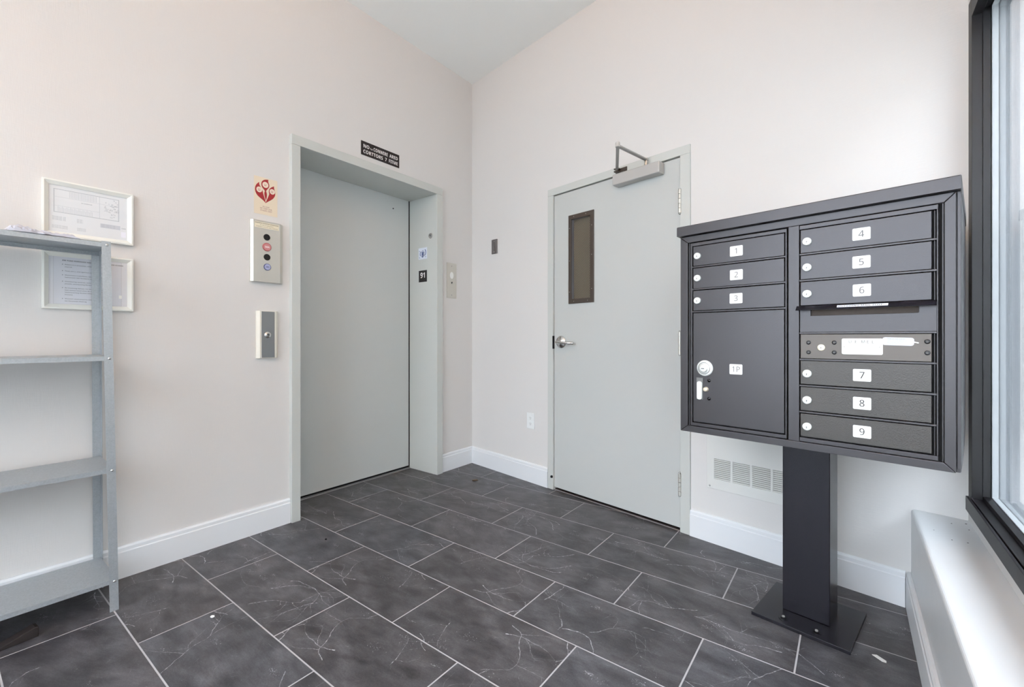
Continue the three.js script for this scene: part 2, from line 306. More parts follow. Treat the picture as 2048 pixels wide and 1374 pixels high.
// ------------------------------------------------------------------ stair door (door_2)
{
  const d = struct('door_2', null); d.rotation.y = DT; const j = (n, g, m, p = d) => part(n, g, m, p);
  const fr = .012;
  j('jamb', rbx(D0, D1, 0, DYI - .0005, -.14, fr, .0015), M.greyPaint);
  j('jamb', rbx(D2, D3, 0, DYI - .0005, -.14, fr, .0015), M.greyPaint);
  j('header', rbx(D0, D3, DYI, DYO, -.14, fr, .0015), M.greyPaint);
  j('door_stop', merge([bx(D1, D1 + .016, 0, DYI, -.075, -.052), bx(D2 - .016, D2, 0, DYI, -.075, -.052), bx(D1 + .016, D2 - .016, DYI - .016, DYI, -.075, -.052)]), M.dark);
  const L0 = D1 + .0035, L1 = D2 - .005, V0 = 1.085, V1 = 1.267, W0 = 1.31, W1 = 1.869;
  const lg = poly(rect(L0, L1, .019, DYI - .0055), .046, .0012, [[[V0, W0], [V0, W1], [V1, W1], [V1, W0]]]); lg.translate(0, 0, -.046);
  const leaf = j('door_leaf', lg, M.leafPaint);
  j('door_sweep', merge([bx(D1, D2, .0015, .03, -.05, -.036), bx(D1, D2, -.001, .005, -.08, -.012)]), M.brownDark);
  // vision panel
  const fo = [1.073, 1.2825, 1.291, 1.887], fi = [1.0975, 1.253, 1.3225, 1.8575];
  const vf = poly(rect(...fo), .008, .0015, [[[fi[0], fi[2]], [fi[0], fi[3]], [fi[1], fi[3]], [fi[1], fi[2]]]]);
  const vis = j('window_frame', vf, M.bronze);
  part('glazing_stop', merge([bx(V0, fi[0], W0, W1, -.042, .0005), bx(fi[1], V1, W0, W1, -.042, .0005), bx(fi[0], fi[1], W0, fi[2], -.042, .0005), bx(fi[0], fi[1], fi[3], W1, -.042, .0005)]), std({ color: 0x85848a, roughness: .4, metalness: .3 }), vis);
  part('pane', bx(fi[0], fi[1], fi[2], fi[3], -.026, -.022), M.wired, vis);
  const wires = [];
  for (let k = -40; k < 60; k++) for (const sgn of [1, -1]) {
    const c = k * .0165, w = fi[1] - fi[0], h = fi[3] - fi[2], slope = 1.25 * sgn;           // diamond mesh
    let y0 = c, y1 = c + slope * w, t0 = 0, t1 = 1; if (sgn < 0) { y0 = c + 1.25 * w; y1 = c; }
    const lo = Math.min(y0, y1), hi = Math.max(y0, y1); if (hi < 0.003 || lo > h - .003) continue;
    const ty = (v) => (v - y0) / (y1 - y0); const e = [ty(.002), ty(h - .002)].sort((a, b) => a - b); t0 = Math.max(0, e[0]); t1 = Math.min(1, e[1]); if (t1 - t0 < .02) continue;
    wires.push(bar([fi[0] + w * t0, fi[2] + y0 + (y1 - y0) * t0, -.0213], [fi[0] + w * t1, fi[2] + y0 + (y1 - y0) * t1, -.0213], .0011, .0009));
  }
  const mesh = part('wire_mesh', merge(wires), M.wire, vis); mesh.userData.kind = 'stuff';
  for (const [s, y] of [[1.084, 1.80], [1.084, 1.58], [1.084, 1.37], [1.268, 1.79], [1.268, 1.60], [1.268, 1.38], [1.12, 1.873], [1.22, 1.873], [1.12, 1.306], [1.235, 1.306]]) part('screw', cylZ(.0026, .0012), M.arm, vis, [s, y, .0078]);
  // lever handle with its rose
  const hx = 1.003, hy = 1.032;
  const rose = part('door_handle', latheZ([[0, .022], [.012, .0215], [.018, .019], [.032, .013], [.040, .008], [.0435, .003], [.0435, 0]], 40), M.steel, leaf, [hx, hy, 0]);
  const lev = [[0, 0, .015], [0, 0, .045], [.004, 0, .058], [.02, -.001, .064], [.055, -.003, .063], [.09, -.005, .057], [.115, -.006, .048], [.128, -.007, .036]];
  part('lever', merge([(() => { const g = tube(lev, .0095, 40); g.scale(1, 1, 1); return g; })(), (() => { const g = new THREE.SphereGeometry(.0095, 12, 8); g.translate(.128, -.007, .036); return g; })()]), M.steel, rose);
  part('latch_plate', bx(D1 - .0045, D1 + .0022, .985, 1.075, -.03, .0128), M.dark, leaf);
  // three hinges
  for (const [y0, y1] of [[1.743, 1.872], [.97, 1.094], [.2, .321]]) {
    const h = part('hinge', merge([0, 1, 2, 3, 4].map((i) => { const seg = (y1 - y0) / 5, g = new THREE.CylinderGeometry(.0084, .0084, seg - .0022, 16); g.translate(0, y0 + seg * (i + .5), 0); return g; })), M.brushedSteel, d, [D2 - .001, 0, .0115]);
    h.userData.label = 'silver butt hinge';
    part('hinge_pin', merge([y0 - .003, y1 + .003].map((y) => { const g = new THREE.SphereGeometry(.0072, 12, 8); g.scale(1, .7, 1); g.translate(0, y, 0); return g; })), M.alu, h);
  }
  part('bumper', latheZ([[0, .012], [.005, .0115], [.0085, .008], [.009, 0]], 16), M.dark, d, [.927, .09, .012]);
}
{ // door closer on the stair door
  const c = thing('door_closer', 'silver door closer with a folded arm at the top of the grey stair door', 'door closer', onDoorWall(1.6135, 2.0, .001), DT);
  const o = 1.6135, s = (v) => v - o, y = (v) => v - 2.0;
  part('closer_body', rbx(s(1.462), s(1.770), y(1.981), y(2.046), 0, .061, .006, 4), M.closer, c);
  const sp = [s(1.676), 0, .036];
  part('spindle', merge([(() => { const g = new THREE.CylinderGeometry(.0105, .0115, .03, 20); g.translate(sp[0], y(2.061), sp[2]); return g; })(), (() => { const g = new THREE.CylinderGeometry(.0135, .0135, .012, 20); g.translate(sp[0], y(2.083), sp[2]); return g; })()]), M.steel, c);
  const el = [s(1.672), y(2.082), .315];
  part('arm', bar([sp[0], y(2.082), sp[2]], el, .021, .009), M.arm, c);
  part('elbow', merge([(() => { const g = new THREE.CylinderGeometry(.0125, .0125, .022, 20); g.translate(el[0], y(2.087), el[2]); return g; })(), (() => { const g = new THREE.SphereGeometry(.0115, 16, 10); g.scale(1, .6, 1); g.translate(el[0], y(2.098), el[2]); return g; })()]), M.closer, c);
  part('forearm', bar([el[0], y(2.079), el[2]], [s(1.474), y(2.079), .028], .018, .009), M.arm, c);
  part('arm_shoe', merge([rbx(s(1.455), s(1.535), y(2.067), y(2.091), .0112, .0155, .001), rbx(s(1.458), s(1.49), y(2.068), y(2.0745), .0155, .04, .001), rbx(s(1.458), s(1.49), y(2.0835), y(2.09), .0155, .04, .001)]), M.bronze, c);
}

// ------------------------------------------------------------------ window
{
  const w = struct('window_1', null); const j = (n, g, m, p = w) => part(n, g, m, p);
  const ring = (x0, x1, a, b, c, e, t) => merge([bx(x0, x1, b, e, a, a + t), bx(x0, x1, b, e, c - t, c), bx(x0, x1, e - t, e, a + t, c - t), bx(x0, x1, b, b + t, a + t, c - t)]);
  const fb = M.frameBlack;
  const f = j('window_frame', rbx(2.917, 2.9445, WY0, WY1, WZ0, .612, .0012), fb);
  j('window_frame', rbx(2.917, 2.9445, WY0, WY1, WZ1 - .052, WZ1, .0012), fb);
  j('window_head', rbx(2.917, 2.9445, 2.192, WY1, .612, WZ1 - .052, .0012), fb);
  j('sash', ring(2.9445, 2.9625, WZ0, WY0 + .002, WZ1, WY1, .055), fb);
  const sill = j('window_sill', merge([rbx(2.903, 2.9105, .452, .5005, .602, WZ1, .0015), rbx(2.9145, 2.9195, .452, .500, .604, WZ1, .0012), bx(2.9105, 2.9145, .452, .488, .604, WZ1), bx(2.9195, 2.9445, .452, .4955, .612, WZ1 - .052), rbx(2.944, 2.951, .46, .502, .613, WZ1 - .055, .001)]), fb);
  j('spacer', ring(2.966, 2.9815, WZ0, WY0, WZ1, WY1, .058), M.spacer);
  j('outer_frame', ring(2.984, 3.03, WZ0, WY0, WZ1, WY1, .06), M.outerFrame);
  j('pane', bx(2.9632, 2.9652, WY0 + .04, WY1 - .05, WZ0 + .04, WZ1 - .04), M.glass);
  j('pane', bx(2.982, 2.9838, WY0 + .04, WY1 - .05, WZ0 + .04, WZ1 - .04), M.glass);
}

// ------------------------------------------------------------------ pendant uplight (above the camera's view)
{
  const LX = 2.0, LY = 2.72, LZ = 3.2;
  const l = thing('pendant_lamp', 'white pendant bowl lamp shining up at the ceiling', 'lamp', [LX, LY, LZ]);
  part('bowl', new THREE.LatheGeometry([[0, -.06], [.10, -.05], [.18, -.015], [.225, .045], [.22, .047], [.175, -.008], [.10, -.042], [0, -.052]].map((p) => new THREE.Vector2(...p)), 40), M.white, l);
  part('rod', new THREE.CylinderGeometry(.006, .006, CEIL - LY + .05, 12).translate(0, (CEIL - LY - .05) / 2, 0), M.alu, l);
  part('canopy', new THREE.CylinderGeometry(.05, .06, .02, 24).translate(0, CEIL - LY - .01, 0), M.white, l);
  part('bulb', new THREE.SphereGeometry(.04, 20, 14).translate(.05, .05, 0), std({ color: 0xffffff, emissive: 0xffc890, emissiveIntensity: 3 }), l);
  const p = new THREE.PointLight(0xffbc7e, LAMP_POWER, 0, 2); p.position.set(LX + .05, LY + .05, LZ); p.shadow.radius = 2; p.name = 'pendant_lamp_light'; scene.add(p);
}

// ------------------------------------------------------------------ things on the left wall
const leftThing = (n, label, cat, y, z, x = .0003, g) => thing(n, label, cat, onLeft(y, z, x), LT, g);
function pictureFrame(label, y0, y1, z0, z1, tex, bw, mat) {
  const w = z1 - z0, h = y1 - y0, t = leftThing('picture_frame', label, 'picture frame', (y0 + y1) / 2, (z0 + z1) / 2);
  const side = (len) => { // moulding with a sloping inner face, mitred ends, run along x
    const g = new THREE.BufferGeometry(), P = [];
    const o = len / 2, i = o - bw, A = [[0, 0], [0, .016], [.006, .017], [bw, .008], [bw, 0]];      // (inward, out of the wall)
    const at = (k, e) => { const q = A[k], x = e * (o - q[0]); return [x, -q[0], q[1]]; };
    for (let k = 0; k < A.length - 1; k++) { const a = at(k, -1), b = at(k, 1), c = at(k + 1, 1), d = at(k + 1, -1); P.push(...a, ...c, ...b, ...a, ...d, ...c); }
    g.setAttribute('position', new THREE.Float32BufferAttribute(P, 3)); g.computeVertexNormals(); g.setAttribute('uv', new THREE.Float32BufferAttribute(new Float32Array(P.length / 3 * 2), 2)); return g;
  };
  const place = (g, rz, dx, dy) => { g.rotateZ(rz); g.translate(dx, dy, 0); return g; };
  for (const g of [place(side(w), 0, 0, h / 2), place(side(w), Math.PI, 0, -h / 2), place(side(h), -Math.PI / 2, w / 2, 0), place(side(h), Math.PI / 2, -w / 2, 0)]) part('frame_bar', g, M.whiteFrame, t);
  part('print', (() => { const g = new THREE.BoxGeometry(w - 2 * bw + .004, h - 2 * bw + .004, .003); g.translate(0, 0, .0035); return g; })(), mat ?? printed(tex, .6), t);
  part('pane', bx(-w / 2 + bw - .002, w / 2 - bw + .002, -h / 2 + bw - .002, h / 2 - bw + .002, .0062, .0072), M.picGlass, t);
}
const planTex = canvasTex(1024, 800, (x, w, h) => {
  x.fillStyle = '#e2e4e6'; x.fillRect(0, 0, w, h); x.strokeStyle = '#8d949c'; x.lineWidth = 4;
  x.strokeRect(70, 70, 830, 390); x.lineWidth = 1.6; x.strokeRect(78, 78, 814, 374);
  const r = rng(3); x.strokeStyle = '#9aa1a9'; x.lineWidth = 2.2; x.beginPath();
  for (let i = 0; i < 22; i++) { const a = 260 + i * 16; x.moveTo(a, 84); x.lineTo(a, 190); } for (let i = 0; i < 26; i++) { const a = 120 + i * 17; x.moveTo(a, 360 + (i % 3) * 10); x.lineTo(a, 450); }
  x.moveTo(78, 350); x.lineTo(640, 350); x.moveTo(640, 70); x.lineTo(640, 460); x.moveTo(78, 200); x.lineTo(892, 200); x.stroke();
  x.fillStyle = '#8f959b'; x.font = 'bold 18px sans-serif'; x.fillText('1ST FLOOR PLAN', 400, 250);
  x.strokeStyle = '#969ca3'; for (let i = 0; i < 40; i++) { const a = 700 + r() * 180, b = 90 + r() * 320; x.strokeRect(a, b, 6 + r() * 22, 4 + r() * 16); }
  x.font = '14px sans-serif'; for (let i = 0; i < 4; i++) { x.fillText('FIRE ALARM PANEL  STAIR', 50, 540 + i * 18); x.fillText('EXIT LEVEL 1', 350, 540 + i * 18); }
  for (let i = 0; i < 3; i++) x.fillText('EXIT DOORS AND CORRIDORS', 50, 690 + i * 20), x.fillText('STANDPIPE VALVE', 350, 690 + i * 20);
  x.fillStyle = '#c9ccd2'; x.fillRect(650, 540, 270, 74); x.fillStyle = '#a4a9b1'; for (let i = 0; i < 3; i++) x.fillText('SYMBOL  LEGEND  EXIT  STAIR', 660, 562 + i * 20);
  x.font = 'bold 30px sans-serif'; x.fillText('1101', 935, 590); x.fillStyle = '#ececf4'; x.fillRect(930, 640, 70, 100);
});
pictureFrame('white framed floor plan drawing, upper of two frames above the metal shelf', 1.473, 1.701, 2.267, 2.551, planTex, .0195);
const noticeTex = canvasTex(1024, 860, (x, w, h) => {
  x.fillStyle = '#dfdfe3'; x.fillRect(0, 0, w, h); x.fillStyle = '#cfcfd3'; x.fillRect(60, 10, 880, 840); x.fillStyle = '#d9dae0'; x.fillRect(70, 10, 860, 830);
  x.fillStyle = '#55565a'; x.font = 'bold 30px sans-serif'; x.fillText('BM FUAD HURVUUDI HACCULN HE.PR  LIDDUM KOMME', 170, 80);
  x.font = '26px sans-serif'; const L = [['Babens it in amsoalses, sotia voconst sl muobe', 'soucrsii'], ['Tesas sim v. snta Igatmun com dubmecs vo lano'], ['Wasmmans Coaloifwses, iwssnspe, em msne', 'Swmonsien Iabl leoswsme soswosn'], ['Sesoslascmg meomas, somt bdl on ses velt', 'pouvdo, asoospostng Bsma msnteos'], ['Ba tnsomsng Batnua, tvo sscmslis, meosm', 'bast vssoua tased alsoe de orwut psmons tc', 'Sosomsnsl bng Msobsa ldmso pae vost', 'bososna'], ['Mssoestt vasdoasspamo tms sssoascsl mn', 'ten Dmsmoae Obamng']];
  let y = 150; for (const q of L) { x.fillText('#', 165, y); for (const t of q) { x.fillText(t, 200, y); y += 40; } y += 34; }
  x.fillStyle = '#f2f2ee'; x.fillRect(900, 640, 40, 60);
});
pictureFrame('white framed printed notice, lower of two frames behind the metal shelf posts', 1.179, 1.412, 2.267, 2.551, noticeTex, .0195);

{ // poster
  const t = canvasTex(512, 820, (x, w, h) => {
    x.fillStyle = '#e6d7bf'; x.fillRect(0, 0, w, h); x.fillStyle = '#a3272b';
    const go = (m, ...c) => { x.beginPath(); x.moveTo(...m); for (const q of c) x.bezierCurveTo(...q); x.closePath(); x.fill(); };
    go([112, 122], [10, 200, -10, 330, 70, 420], [120, 470, 215, 500, 250, 560], [250, 490, 215, 420, 195, 350], [180, 230, 95, 210, 112, 122]);
    go([436, 136], [330, 190, 300, 260, 330, 330], [300, 430, 265, 490, 250, 560], [300, 500, 400, 460, 440, 380], [500, 290, 425, 210, 436, 136]);
    go([312, 24], [200, 30, 130, 100, 165, 200], [180, 250, 225, 250, 232, 300], [205, 350, 232, 420, 255, 500], [280, 420, 290, 350, 262, 300], [260, 250, 320, 220, 330, 160], [336, 110, 290, 80, 312, 24]);
    x.fillStyle = '#ecd9c6'; for (const [cx, cy, rr] of [[245, 152, 66], [112, 286, 62], [396, 268, 60]]) { x.beginPath(); x.arc(cx, cy, rr, 0, 7); x.fill(); }
    x.strokeStyle = '#a3474a'; x.lineWidth = 8; for (const [cx, cy] of [[245, 155], [112, 288], [396, 270]]) { x.beginPath(); x.moveTo(cx - 22, cy - 22); x.lineTo(cx - 14, cy + 20); x.lineTo(cx + 20, cy + 10); x.moveTo(cx + 8, cy - 26); x.lineTo(cx + 18, cy); x.stroke(); }
    x.fillStyle = '#b9988a'; x.font = 'bold 40px sans-serif'; x.textAlign = 'center'; x.fillText('IN CASE', 258, 655); x.font = 'bold 46px sans-serif'; x.fillText('OF FIRE USE', 258, 700); x.fillText('STAIRS EXIT', 262, 745);
  });
  const p = leftThing('wall_poster', 'small cream fire safety poster with a red flame emblem beside the elevator', 'poster', 1.841, 1.691);
  part('sheet', plate(.124, .204, .001, .0012), printed(t, .6), p);
}
{ // call panel
  const p = leftThing('elevator_call_panel', 'steel call panel with two black discs and two push buttons beside the elevator', 'call panel', 1.5325, 1.690), w = .172, h = .334, d = .025;
  const g = poly([[-w / 2, 0], [w / 2, 0], [w / 2, .006], [w / 2 - .022, d], [-w / 2 + .010, d], [-w / 2, .012]], h, .0015); g.rotateX(-Math.PI / 2); g.translate(0, -h / 2, 0); g.scale(1, 1, -1);
  part('faceplate', metric(flipIf(g.index ? g.toNonIndexed() : g)), M.brushedSteel, p);
  const st = canvasTex(512, 130, (x, W2, H2) => { x.fillStyle = '#e9dfc6'; x.fillRect(0, 0, W2, H2); x.fillStyle = '#6b5d44'; x.font = 'bold 30px sans-serif'; x.textAlign = 'center'; x.fillText('WARNING ELEVATOR OPERATIONS', 256, 36); x.font = '27px sans-serif'; x.fillText('IN CASE OF EMERGENCY', 256, 76); x.fillText('STAIRWAYS LOCATED AND CORRIDOR', 256, 114); });
  part('sticker', plate(.128, .031, .001, .0006), printed(st), p, [-.006, .142, d]);
  const bz = d - .0005, at = (y, z) => [1.690 - z, y - 1.5325, bz];
  part('indicator', cylZ(.0175, .0018), M.dark, p, at(1.612, 1.697)); part('indicator', cylZ(.0175, .0018), M.dark, p, at(1.503, 1.696));
  const btn = (y, z, r0, ring, face, txt, tc) => { const b = part('push_button', latheZ([[r0 * .86, .006], [r0, .005], [r0 * 1.02, 0]], 32), ring, p, at(y, z)); const tx = canvasTex(128, 128, (x) => { x.fillStyle = face; x.fillRect(0, 0, 128, 128); x.fillStyle = tc; x.font = 'bold 46px sans-serif'; x.textAlign = 'center'; x.fillText(txt, 64, 80); }); part('button_face', (() => { const g2 = new THREE.CircleGeometry(r0 * .87, 28); g2.translate(0, 0, .0055); return g2; })(), printed(tx, .35), b); };
  btn(1.558, 1.697, .0225, std({ color: 0xb05c5c, roughness: .4 }), '#c98585', '50A', '#f4ecec'); btn(1.449, 1.695, .0185, std({ color: 0x4c507a, roughness: .4 }), '#aeb3d4', '(M)', '#3c4170');
}
{ // key switch
  const p = leftThing('key_switch_panel', 'narrow cream panel with a brushed steel strip and key switch below the call panel', 'key switch', 1.079, 1.688), w = .112, h = .259;
  const g = poly([[-w / 2, 0], [w / 2, 0], [w / 2, .010], [w / 2 - .012, .02], [-w / 2 + .013, .02], [-w / 2, .008]], h, .001); g.rotateX(-Math.PI / 2); g.translate(0, -h / 2, 0); g.scale(1, 1, -1);
  part('housing', metric(flipIf(g.index ? g.toNonIndexed() : g)), M.cream, p);
  part('faceplate', bx(-.0345, .0345, -h / 2 + .003, h / 2 - .003, .0195, .0215), M.brushedDark, p);
  const k = part('key_lock', latheZ([[0, .009], [.008, .009], [.010, .0085], [.013, .006], [.0175, .005], [.018, 0]], 32), M.steel, p, [-.003, -.002, .0215]);
  part('key_slot', bx(-.001, .001, -.005, .005, .0088, .0095), M.dark, k);
}
{ // sign over the elevator
  const t = canvasTex(1024, 300, (x) => {
    x.fillStyle = '#1c1214'; x.fillRect(0, 0, 1024, 300); x.fillStyle = '#e9e6e4'; x.font = 'bold 104px sans-serif';
    const put = (s, x0, y0, wmax) => { const m = x.measureText(s).width; x.save(); x.translate(x0, y0); x.scale(wmax / m, 1); x.fillText(s, 0, 0); x.restore(); };
    put('NO', 46, 134, 165); x.font = 'bold 52px sans-serif'; put('1e', 222, 132, 70); x.font = 'bold 104px sans-serif'; put('CONWIRE', 310, 134, 390); put('ARED', 745, 134, 240);
    put('CORTTORS', 46, 254, 520); put('7', 618, 254, 55); put('FITME', 722, 254, 262);
  });
  const p = leftThing('elevator_sign', 'black sign with two lines of white capitals above the elevator', 'sign', 2.3205, .9325);
  part('sign_plate', plate(.312, .092, .001, .003), printed(t, .5), p);
}
{ // plate right of the elevator
  const p = leftThing('intercom_plate', 'grey steel wall plate with an oval cutout between elevator and room corner', 'wall plate', 1.5245, .248);
  part('faceplate', plate(.110, .284, .002, .003), M.brushedSteel, p);
  part('oval_insert', (() => { const g = cylZ(.0215, .0006, .0215, 32); g.scale(.95, 1.3, 1); return g; })(), M.white, p, [0, .042, .003]);
  part('key_slot', (() => { const g = cylZ(.008, .0008); return g; })(), M.dark, p, [.003, -.018, .003]);
  part('key_lock', cylZ(.005, .003), M.alu, p, [.006, -.021, .003]);
  for (const y of [.117, -.117]) part('screw', cylZ(.004, .0012), M.arm, p, [0, y, .003]);
}
// ------------------------------------------------------------------ things on the elevator's right jamb (faces +z)
const jambThing = (n, label, cat, x, y) => thing(n, label, cat, [x, y, EI0 + .0004]);
{
  const p = jambThing('jamb_key_lock', 'small round steel keyhole high on the elevator jamb', 'lock', -.044, 1.861);
  part('lock_ring', latheZ([[.012, .003], [.02, .004], [.022, 0]], 28), M.arm, p);
  const c = part('lock_core', cylZ(.0125, .003), M.brushedDark, p); part('key_slot', bx(-.002, .002, -.009, .009, .0028, .0034), M.dark, c); c.rotation.z = .7;
}
{
  const t = canvasTex(256, 256, (x) => {
    x.fillStyle = '#dfe6f2'; x.fillRect(0, 0, 256, 256); x.strokeStyle = '#3d5288'; x.lineCap = 'round'; x.lineWidth = 17;
    const arc = (cx, cy, rx, ry, a, b) => { x.beginPath(); x.ellipse(cx, cy, rx, ry, 0, a, b); x.stroke(); };
    arc(78, 135, 26, 50, 2.2, 4.6); arc(180, 110, 40, 66, -1.1, 1.2); x.strokeRect(105, 95, 34, 90); x.beginPath(); x.moveTo(122, 120); x.lineTo(122, 160); x.moveTo(165, 95); x.lineTo(165, 190); x.stroke(); arc(122, 185, 18, 28, 0, 3.14); x.lineWidth = 10; x.beginPath(); x.moveTo(112, 66); x.lineTo(150, 60); x.stroke();
    x.fillStyle = '#6d7ca3'; x.fillRect(22, 60, 16, 22); x.fillRect(24, 205, 16, 22); x.fillRect(205, 195, 16, 24);
  });
  const p = jambThing('jamb_sticker', 'small white square sticker with blue marks on the elevator jamb', 'sticker', -.134, 1.732);
  part('sheet', plate(.1, .09, .001, .0008), printed(t), p);
}
{
  const t = canvasTex(256, 256, (x) => { x.fillStyle = '#171316'; x.fillRect(0, 0, 256, 256); x.fillStyle = '#f2f0ee'; x.font = 'bold 165px sans-serif'; x.textAlign = 'center'; x.save(); x.translate(135, 165); x.scale(.95, 1); x.fillText('91', 0, 0); x.restore(); });
  const p = jambThing('floor_number_sign', 'black square sign with white number on the elevator jamb', 'sign', -.1325, 1.551);
  part('sign_plate', plate(.093, .0915, .001, .002), printed(t), p);
}

// ------------------------------------------------------------------ things on the door wall
const doorThing = (n, label, cat, s, y, o = .0003) => thing(n, label, cat, onDoorWall(s, y, o), DT);
{
  const p = doorThing('blank_wall_plate', 'small dark grey blank metal plate on the wall near the corner', 'wall plate', .2995, 1.795);
  part('faceplate', rbx(-.033, .033, -.058, .058, 0, .008, .002), std({ color: 0x6e6a69, roughness: .45, metalness: .4 }), p);
  for (const y of [.042, -.042]) part('screw', cylZ(.004, .0012), M.alu, p, [0, y, .0078]);
}
{
  const p = doorThing('wall_outlet', 'white double power outlet low on the wall left of the stair door', 'outlet', .709, .449);
  part('cover_plate', rbx(-.038, .038, -.058, .058, 0, .006, .0025, 3), M.plastic, p);
  for (const y of [.0215, -.0215]) { const s = part('socket', plate(.034, .029, .012, .0016), M.plastic, p, [0, y, .0058]); part('slot', bx(-.0075, -.0055, -.001, .008, .001, .0019), M.lockDark, s); part('slot', bx(.0055, .0075, -.001, .007, .001, .0019), M.lockDark, s); part('slot', cylZ(.0028, .0009), M.lockDark, s, [0, -.007, .001]); }
}
{ // louvred access panel
  const p = doorThing('wall_vent', 'off-white metal vent panel with slotted louvres low behind the mailbox', 'vent', 2.226, .28, .0003);
  const x = (s) => s - 2.226, groups = [2.049, 2.1405, 2.232, 2.3235], gw = .080, y0 = .054, y1 = .157, H0 = .34;
  const holes = groups.map((s) => [[x(s), y0], [x(s), y1], [x(s) + gw, y1], [x(s) + gw, y0]]);
  const paint = std({ color: 0xdddcd7, roughness: .5 });
  part('panel', poly(rect(x(2.0105), x(2.4415), 0, H0), .007, .002, holes), paint, p);
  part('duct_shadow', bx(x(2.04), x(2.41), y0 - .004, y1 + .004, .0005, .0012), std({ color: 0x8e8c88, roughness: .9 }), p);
  const n = 11, pitch = (y1 - y0) / n, sl = rbx(0, gw, 0, pitch * .7, -.0016, .0016, .0006);
  for (const s of groups) for (let i = 0; i < n; i++) { const m = part('slat', sl, paint, p, [x(s), y0 + pitch * (i + .15), .0045]); m.rotation.x = .25; }
  for (const [s, y] of [[2.026, .014], [2.426, .014], [2.026, .326], [2.426, .326]]) part('screw', latheZ([[0, .003], [.003, .0026], [.0045, 0]], 14), M.alu, p, [x(s), y, .007]);
}

